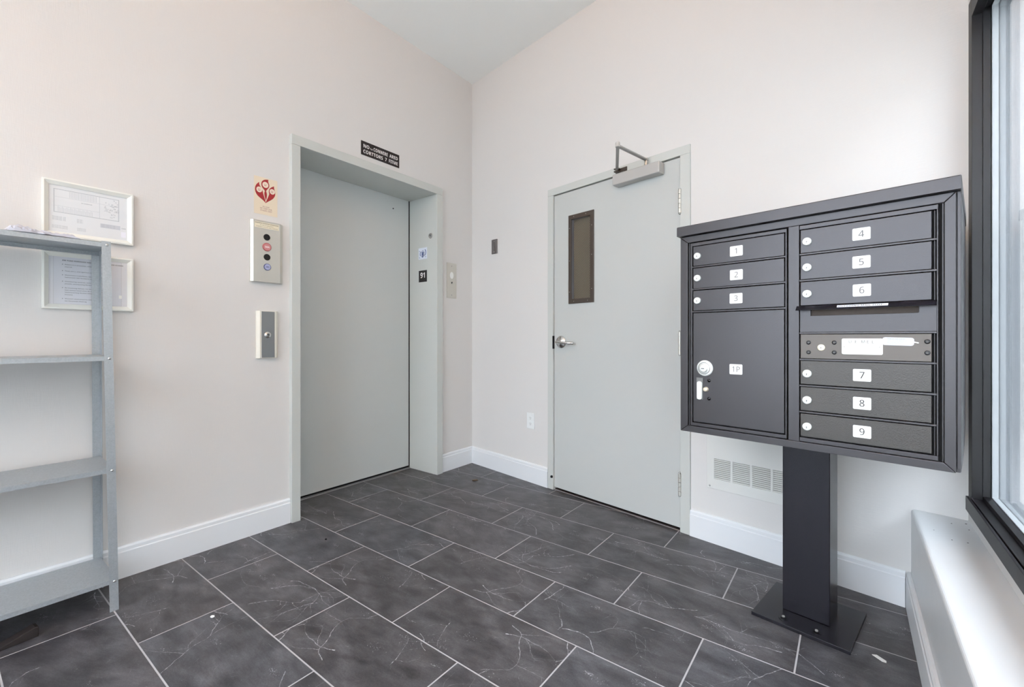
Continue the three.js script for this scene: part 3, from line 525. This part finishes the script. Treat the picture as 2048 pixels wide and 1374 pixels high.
// ------------------------------------------------------------------ mailbox unit on its pedestal
{
  const PSI = PHI - .0131;
  const box = thing('mailbox_unit', 'black metal cluster mailbox with nine numbered doors on a floor pedestal', 'mailbox', [2.45, 0, .795], -PSI);
  const P = (n, g, m, pos, rot, parent = box) => part(n, g, m, parent, pos, rot);
  const A0 = -.402, A1 = .416, F = .205;               // sides, plane behind the doors
  { // body: side profile extruded across
    const pr = [[F, .678], [.03, .678], [-.03, .684], [-.17, .722], [-.215, .742], [-.235, .775], [-.235, 1.455], [F, 1.486]];
    const g = poly(pr, A1 - A0, .003); g.rotateY(-Math.PI / 2); g.scale(1, 1, 1); const p = g.attributes.position;
    for (let i = 0; i < p.count; i++) { const a = -p.getX(i), b = p.getZ(i); p.setX(i, A0 + a); p.setZ(i, b); }
    P('cabinet', metric(flipIf(g.index ? g.toNonIndexed() : g)), M.powderSmooth);
  }
  { // cap
    const pr = [[.241, 1.4755], [.241, 1.511], [.237, 1.5145], [-.24, 1.486], [-.242, 1.452], [.20, 1.474]];
    const g = poly(pr, .827, .002); g.rotateY(-Math.PI / 2); const p = g.attributes.position;
    for (let i = 0; i < p.count; i++) { const a = -p.getX(i); p.setX(i, -.4095 + a); }
    P('cap', metric(flipIf(g.index ? g.toNonIndexed() : g)), M.powderSmooth);
  }
  P('back_plate', bx(-.372, .384, .703, 1.448, F - .002, F + .0015), M.dark);
  // outer frame, four mitred bars
  const O = [A0, .406, .6785, 1.473], I = [-.3715, .3815, .7035, 1.4475], d0 = F - .004, dd = .021;
  const mitre = (pts) => { const g = poly(pts, dd, .002); g.translate(0, 0, d0); return g; };
  const q = .0007;
  P('frame_bar', mitre([[O[0], O[3] - q], [O[0], O[2] + q], [I[0], I[2] + q], [I[0], I[3] - q]]), M.powderSmooth);
  P('frame_bar', mitre([[O[1], O[2] + q], [O[1], O[3] - q], [I[1], I[3] - q], [I[1], I[2] + q]]), M.powderSmooth);
  P('frame_bar', mitre([[O[0] + q, O[3]], [I[0] + q, I[3]], [I[1] - q, I[3]], [O[1] - q, O[3]]]), M.powderSmooth);
  P('frame_bar', mitre([[O[0] + q, O[2]], [O[1] - q, O[2]], [I[1] - q, I[2]], [I[0] + q, I[2]]]), M.powderSmooth);
  P('edge_strip', rbx(.4075, .4165, .69, 1.474, F - .02, F + .0125, .002), M.powderSmooth);
  // two bay frames with a mullion between
  const bay = (x0, x1, y0, y1, lw, rw, tw, bw) => { const g = poly(rect(x0, x1, y0, y1), .016, .0012, [[[x0 + lw, y0 + bw], [x0 + lw, y1 - tw], [x1 - rw, y1 - tw], [x1 - rw, y0 + bw]]]); g.translate(0, 0, F); return g; };
  P('bay_frame', bay(-.3605, -.0155, .7065, 1.4435, .0075, .0045, .0125, .0125), M.powderSmooth);
  P('bay_frame', merge([rbx(.0235, .3695, 1.432, 1.4455, F, F + .016, .0012), rbx(.0235, .3695, .7055, .719, F, F + .016, .0012), rbx(.366, .3695, .719, 1.432, F, F + .016, .0012)]), M.powderSmooth);
  P('mullion', rbx(-.0105, .0225, .7035, 1.4475, F, F + .0168, .0015), M.powderSmooth);
  P('channel', rbx(-.3695, -.3655, .704, 1.447, F, F + .010, .001), M.powderSmooth);
  P('channel', rbx(.377, .3808, .704, 1.447, F, F + .012, .001), M.powderSmooth);
  P('channel', rbx(.3605, .3632, .719, 1.43, F, F + .012, .001), M.powderSmooth);
  P('channel', rbx(-.0188, -.017, .72, 1.43, F, F + .012, .0005), M.powderSmooth);
  const digit = (txt, ink, weight) => { const t = canvasTex(192, 160, (x) => { x.fillStyle = '#e9eae6'; x.fillRect(0, 0, 192, 160); x.fillStyle = ink; x.font = `${weight} 118px sans-serif`; x.textAlign = 'center'; x.fillText(txt, 96, 121); }); return printed(t, .75); };
  const labelGeo = plate(.046, .0385, .004, .0008), lockGeo = latheZ([[0, .0098], [.0105, .0095], [.0128, .0083], [.0133, .006], [.0133, 0]], 28), slotGeo = merge([bx(-.0009, .0009, -.0065, -.001, .0094, .0101), cylZ(.0022, .0007).translate(0, -.001, .0094)]);
  const mailDoor = (n, x0, x1, y0, y1, mat, lk, lb, ink, wt = '') => {
    const g = rbx(x0, x1, y0, y1, F + .003, F + .0155, .0012), d = P('mail_door', g, mat);
    const l = part('door_lock', lockGeo, M.lock, d, [...lk, F + .0152]); part('key_slot', slotGeo, M.lockDark, l);
    part('number_label', labelGeo, digit(n, ink, wt), d, [...lb, F + .0152]);
    d.userData.label = `mail door numbered ${n}`;
    return d;
  };
  const dark = '#5c5c5e', ink2 = '#262628';
  mailDoor('1', -.349, -.0235, 1.3505, 1.4285, M.powderSmooth, [-.331, 1.389], [-.1835, 1.389], dark);
  mailDoor('2', -.349, -.0235, 1.2595, 1.341, M.powderSmooth, [-.331, 1.300], [-.1835, 1.299], dark);
  mailDoor('3', -.349, -.0235, 1.1705, 1.2505, M.powderSmooth, [-.331, 1.210], [-.1845, 1.210], dark);
  mailDoor('4', .0262, .3555, 1.3505, 1.4295, M.powderSmooth, [.046, 1.388], [.193, 1.390], dark);
  mailDoor('5', .0262, .3555, 1.2605, 1.3415, M.powderSmooth, [.046, 1.300], [.193, 1.301], dark);
  mailDoor('6', .0262, .3555, 1.1715, 1.2515, M.powderSmooth, [.046, 1.210], [.194, 1.2115], dark);
  mailDoor('7', .0262, .3555, .9025, .9825, M.powder, [.046, .939], [.1945, .942], ink2);
  mailDoor('8', .0262, .3555, .8125, .8925, M.powder, [.046, .849], [.1945, .853], ink2);
  mailDoor('9', .0262, .3555, .7235, .8015, M.powder, [.046, .759], [.1945, .763], ink2);
  for (const y of [1.346, 1.256, 1.1655]) P('divider', rbx(-.3535, -.0185, y - .0028, y + .0028, F + .002, F + .018, .001), M.powderSmooth);
  for (const y of [1.346, 1.2562, 1.0765, .9865, .897, .807]) P('divider', rbx(.0235, .3665, y - .0028, y + .0028, F + .002, F + .018, .001), M.powderSmooth);
  { // parcel door
    const d = P('parcel_door', rbx(-.349, -.0235, .7235, 1.1605, F + .003, F + .0155, .0014), M.powderSmooth); d.userData.label = 'tall parcel door with large round lock';
    const l = part('parcel_lock', latheZ([[0, .019], [.0125, .019], [.0145, .017], [.015, .011], [.019, .0105], [.0195, .0085], [.026, .008], [.030, .0065], [.0315, .003], [.0315, 0]], 40), M.lock, d, [-.3015, .9405, F + .0152]);
    part('key_slot', bx(-.007, .005, -.003, .0005, .0188, .0198), M.lockDark, l);
    part('lock_ring', new THREE.TorusGeometry(.0225, .0009, 6, 36).translate(0, 0, .0098), M.lockDark, l);
    const k = part('pull_handle', merge([rbx(-.0132, .0132, -.044, .044, 0, .0035, .001)]), M.lockDark, d, [-.322, .8585, F + .0152]);
    part('handle_grip', plate(.019, .072, .0092, .006), M.lock, k, [.001, -.0075, .003]);
    part('key_knob', latheZ([[0, .012], [.006, .0118], [.0085, .010], [.009, .003], [.0098, 0]], 24), M.brass, d, [-.297, .857, F + .0152]);
    for (const y of [.892, .8205]) part('rivet', latheZ([[0, .006], [.004, .0052], [.0066, .002], [.007, 0]], 20), M.blackGloss, d, [-.2855, y, F + .0152]);
    part('number_label', labelGeo, digit('1P', '#6a6a6b', ''), d, [-.185, .9415, F + .0152]);
  }
  { // outgoing mail slot with its hood
    const sl = poly(rect(.0245, .3665, 1.0795, 1.1685), .0125, .001, [[[.056, 1.1352], [.056, 1.156], [.328, 1.156], [.328, 1.1375], [.326, 1.1352]]]); sl.translate(0, 0, F + .003);
    const pl = P('outgoing_mail_plate', sl, M.powderSmooth);
    part('mail_slot', bx(.05, .335, 1.13, 1.16, F + .002, F + .006), std({ color: 0x4b4039, roughness: .7 }), pl);
    const hp = [[F + .0155, 1.170], [F + .0155, 1.164], [F + .037, 1.1535], [F + .0375, 1.1555], [F + .022, 1.1695]];
    const g = poly(hp, .351, .0004); g.rotateY(-Math.PI / 2); const p = g.attributes.position; for (let i = 0; i < p.count; i++) p.setX(i, .0165 - p.getX(i));
    const hood = P('slot_hood', metric(flipIf(g.index ? g.toNonIndexed() : g)), M.pedestal);
    const t = canvasTex(768, 64, (x) => { x.fillStyle = '#dcdde2'; x.fillRect(0, 0, 768, 64); x.fillStyle = '#3a3a40'; x.font = 'bold 50px sans-serif'; x.save(); x.translate(14, 49); x.scale(1.25, 1); x.fillText('OUTGOING MAIL SLOT', 0, 0); x.restore(); });
    const n = Math.atan2(.014, .0155);
    const s = part('sticker', plate(.128, .0105, .001, .0004), printed(t), hood, [.196, 1.1626, F + .0301]); s.rotation.x = -Math.atan2(.0155, .014);
  }
  { // master lock plate
    const d = P('master_plate', rbx(.0262, .3555, .9905, 1.0725, F + .003, F + .0155, .0012), std({ color: 0x615b56, roughness: .42, metalness: .4 }));
    for (const [a, y] of [[.05, 1.0445], [.05, 1.0115], [.122, 1.045], [.122, 1.0125], [.3465, 1.0495], [.3465, 1.0165]]) part('screw', latheZ([[.0025, .003], [.0055, .0035], [.0068, .001], [.007, 0]], 20), M.blackGloss, d, [a, y, F + .0152]);
    const l = part('master_lock', latheZ([[0, .004], [.0095, .0038], [.0108, .002], [.011, 0]], 28), M.brass, d, [.086, 1.028, F + .0152]); part('key_slot', bx(-.0012, .0012, -.003, .002, .0036, .0044), M.lockDark, l);
    const t = canvasTex(512, 256, (x) => { x.fillStyle = '#e9ebe4'; x.fillRect(0, 0, 512, 256); x.fillStyle = '#5d5f5b'; x.font = '62px sans-serif'; x.fillText('U', 86, 76); x.fillText('E', 166, 76); x.fillText('M', 246, 76); x.fillText('E', 316, 76); x.fillText('L', 376, 76); x.fillRect(26, 130, 12, 8); x.fillRect(466, 130, 12, 8); });
    part('name_plate', plate(.1035, .0508, .005, .0009), printed(t, .8), d, [.194, 1.033, F + .0153]);
    const t2 = canvasTex(384, 128, (x) => { x.fillStyle = '#d3d8e8'; x.fillRect(0, 0, 384, 128); x.fillStyle = '#8690b4'; x.font = 'bold 26px sans-serif'; x.fillText('PARCEL DELIVERY', 60, 34); x.font = '22px sans-serif'; x.fillText('THIS LOCKING MODULE', 60, 62); x.fillText('MASTER KEY ACCESS', 60, 88); x.fillText('CARRIER USE ONLY', 60, 114); });
    const st = part('torn_sticker', plate(.0735, .024, .008, .0005), printed(t2, .8), d, [.281, 1.0495, F + .0155]); st.rotation.z = -.03;
    part('torn_strip', (() => { const g = new THREE.BoxGeometry(.014, .003, .0005); return g; })(), M.white, d, [.321, 1.047, F + .0157], [0, 0, -.25]);
  }
  // pedestal
  P('pedestal', rbx(-.0765, .0765, .012, .6785, -.077, .047, .004, 2), M.pedestal);
  P('base_plate', rbx(-.1535, .1535, 0, .0125, -.1515, .1515, .0012), M.pedestal);
  for (const [a, b] of [[-.055, .113], [.051, .119], [-.053, -.12], [.053, -.12]]) {
    const bo = P('anchor_bolt', merge([new THREE.CylinderGeometry(.0155, .016, .0024, 24).translate(a, .0137, b), new THREE.CylinderGeometry(.0095, .0095, .0048, 6).translate(a, .0172, b)]), M.blackGloss);
    part('stud', new THREE.CylinderGeometry(.0045, .005, .003, 14).translate(a, .0210, b), M.arm, bo);
  }
}

// ------------------------------------------------------------------ galvanised shelf unit
{
  const z0 = 2.374, z1 = 3.13, xf = .297, xr = .02;
  const u = thing('metal_shelf', 'galvanised steel open shelf unit with four shelves at the left edge', 'shelf', [.16, 0, 2.75]);
  const X = (x) => x - .16, Z = (z) => z - 2.75;
  const post = (front, farEnd, lean) => {               // L-shaped upright
    const zc = farEnd ? z0 : z1, dz = farEnd ? 1 : -1, xe = front ? xf : xr, dx = front ? -1 : 1, t = .0016, w = .027, hgt = 1.431;
    const pts = [[0, 0], [w, 0], [w, t], [t, t], [t, w], [0, w]].map(([a, b]) => [b * dx, a * dz]);
    const g = poly(pts, hgt); const p = g.attributes.position;
    for (let i = 0; i < p.count; i++) { const x = p.getX(i), zz = p.getY(i), y = p.getZ(i); p.setXYZ(i, X(xe) + x, y, Z(zc) + zz + lean * y); }
    part('post', metric(flipIf(g.index ? g.toNonIndexed() : g)), M.galv, u);
  };
  post(true, true, .017); post(false, true, .004); post(true, false, .017); post(false, false, .004);
  [.1245, .556, .990, 1.4265].forEach((y, i) => {
    const lean = .017 * y, a = xr + .0022, b = xf - .0022, c = z0 + .003, d = z1 - .003, t = .0015, lip = .0175, pr = [];
    const sh = merge([rbx(a, b, y - t, y, c, d, .0006), bx(b - t, b, y - lip, y - t, c, d), bx(a, a + t, y - lip, y - t, c, d), bx(b - .012, b - t, y - lip, y - lip + t, c, d), bx(a + t, a + .012, y - lip, y - lip + t, c, d), bx(a + t, b - t, y - lip, y - t, c, c + t), bx(a + t, b - t, y - lip, y - t, d - t, d)]);
    const p = sh.attributes.position; for (let k = 0; k < p.count; k++) { const f = (p.getX(k) - a) / (b - a); p.setXYZ(k, X(p.getX(k)), p.getY(k), Z(p.getZ(k)) + y * (.004 + .013 * f)); }
    const s = part('shelf_board', sh, M.galv, u);
    for (const zz of [z0 + .011, z1 - .011]) part('bolt', latheZ([[0, .0034], [.003, .003], [.0048, .0012], [.005, 0]], 14).rotateY(Math.PI / 2), M.steel, s, [X(xf) + .0001, y - .009, Z(zz) + lean]);
  });
}
{ // flattened bag with folded ends lying on the top shelf
  const b = thing('plastic_bag', 'flattened white plastic bag lying on the top metal shelf', 'bag', [.235, 1.4272, 2.575]);
  const sheet = (zs, ze, wid, seed, prof, thick, lift) => {   // prof(u): height of the upper side along the run
    const n = valueNoise(seed), L = ze - zs, g = new THREE.BoxGeometry(wid, 1, L, 30, 1, 70), p = g.attributes.position;
    for (let i = 0; i < p.count; i++) {
      const x = p.getX(i), z = p.getZ(i), top = p.getY(i) > 0, u = z / L + .5, v = x / wid + .5, ends = Math.min(1, Math.min(u, 1 - u) * 10 + .12), sides = Math.min(1, Math.min(v, 1 - v) * 8 + .62);
      const crease = n(u * 16 + 30, v * 5 + 50) * .7 + n(u * 36 + 9, v * 11 + 60) * .25 + n(u * 90 + 9, v * 30 + 90) * .05, hgt = prof(u) * ends * sides * (.55 + .8 * crease);
      const low = lift * Math.max(0, Math.sin(u * Math.PI)) * (.4 + crease);
      p.setY(i, .0004 + (top ? Math.max(low + thick, hgt) : low)); p.setX(i, x + .014 * (n(u * 5 + 70, seed) - .5)); p.setZ(i, z + (zs + ze) / 2);
    }
    g.computeVertexNormals(); return g;
  };
  part('bag_sheet', sheet(-.092, .097, .112, 41, (u) => .0145 + .011 * Math.exp(-Math.pow((u - .8) / .2, 2)), .0015, .003), M.bag, b);
  part('folded_end', sheet(.0, .088, .09, 52, (u) => .010 + .010 * u, .002, .0).translate(.016, 0, 0), M.bag, b);
}

// ------------------------------------------------------------------ small things on the floor
{
  const f = thing('paper_chip', 'white torn scrap of paper on the floor right of the mailbox base', 'scrap', [2.654, .0003, .929], -.55);
  part('scrap', poly([[-.021, -.004], [.012, -.009], [.021, -.003], [.016, .006], [-.014, .009]], .0012, 0).rotateX(-Math.PI / 2), M.white, f);
  const w = thing('white_pebble', 'tiny white chip on the floor tiles near the metal shelf', 'pebble', [.644, .0002, 2.173]);
  part('pebble', (() => { const g = new THREE.SphereGeometry(.0085, 14, 8); g.scale(1.1, .3, .8); g.translate(0, .0022, 0); return g; })(), M.white, w);
  const lf = thing('dry_leaf', 'small curled brown leaf on the floor near the room corner', 'leaf', [.359, .0003, .364], .6);
  const g = new THREE.PlaneGeometry(.04, .018, 12, 6).rotateX(-Math.PI / 2), p = g.attributes.position;
  for (let i = 0; i < p.count; i++) { const u = p.getX(i) / .02, v = p.getZ(i) / .009; p.setZ(i, p.getZ(i) * Math.sqrt(Math.max(.02, 1 - u * u))); p.setY(i, .001 + .007 * v * v + .003 * Math.max(0, u)); }
  g.computeVertexNormals(); part('blade', g, std({ color: 0x5a4630, roughness: .8, side: THREE.DoubleSide }), lf);
  part('leaf_stem', tube([[.018, .003, 0], [.024, .005, .002], [.03, .003, .004]], .0008, 8), std({ color: 0x4a3826, roughness: .8 }), lf);
  const k = thing('dark_crumb', 'tiny dark crumb on the floor tiles in front of the elevator', 'crumb', [.382, .0003, 1.559]);
  part('crumb', (() => { const g2 = new THREE.IcosahedronGeometry(.0065, 1); g2.scale(1, .6, .8); g2.translate(0, .004, 0); return g2; })(), M.dark, k);
  const s = thing('door_wedge', 'dark rubber door wedge on the floor under the metal shelf', 'door wedge', [.262, .0004, 2.645], .1);
  part('wedge', (() => { const g3 = poly([[-.055, 0], [.055, 0], [.055, .034], [.047, .036], [-.055, .006]], .04, .002); g3.translate(0, 0, -.02); g3.rotateY(Math.PI / 2); return g3; })(), std({ color: 0x2a2322, roughness: .75 }), s);
}

scene.traverse((o) => { if (o.isMesh) { o.castShadow = true; o.receiveShadow = true; } if (o.isLight) { o.castShadow = true; } });
renderer.render(scene, camera);
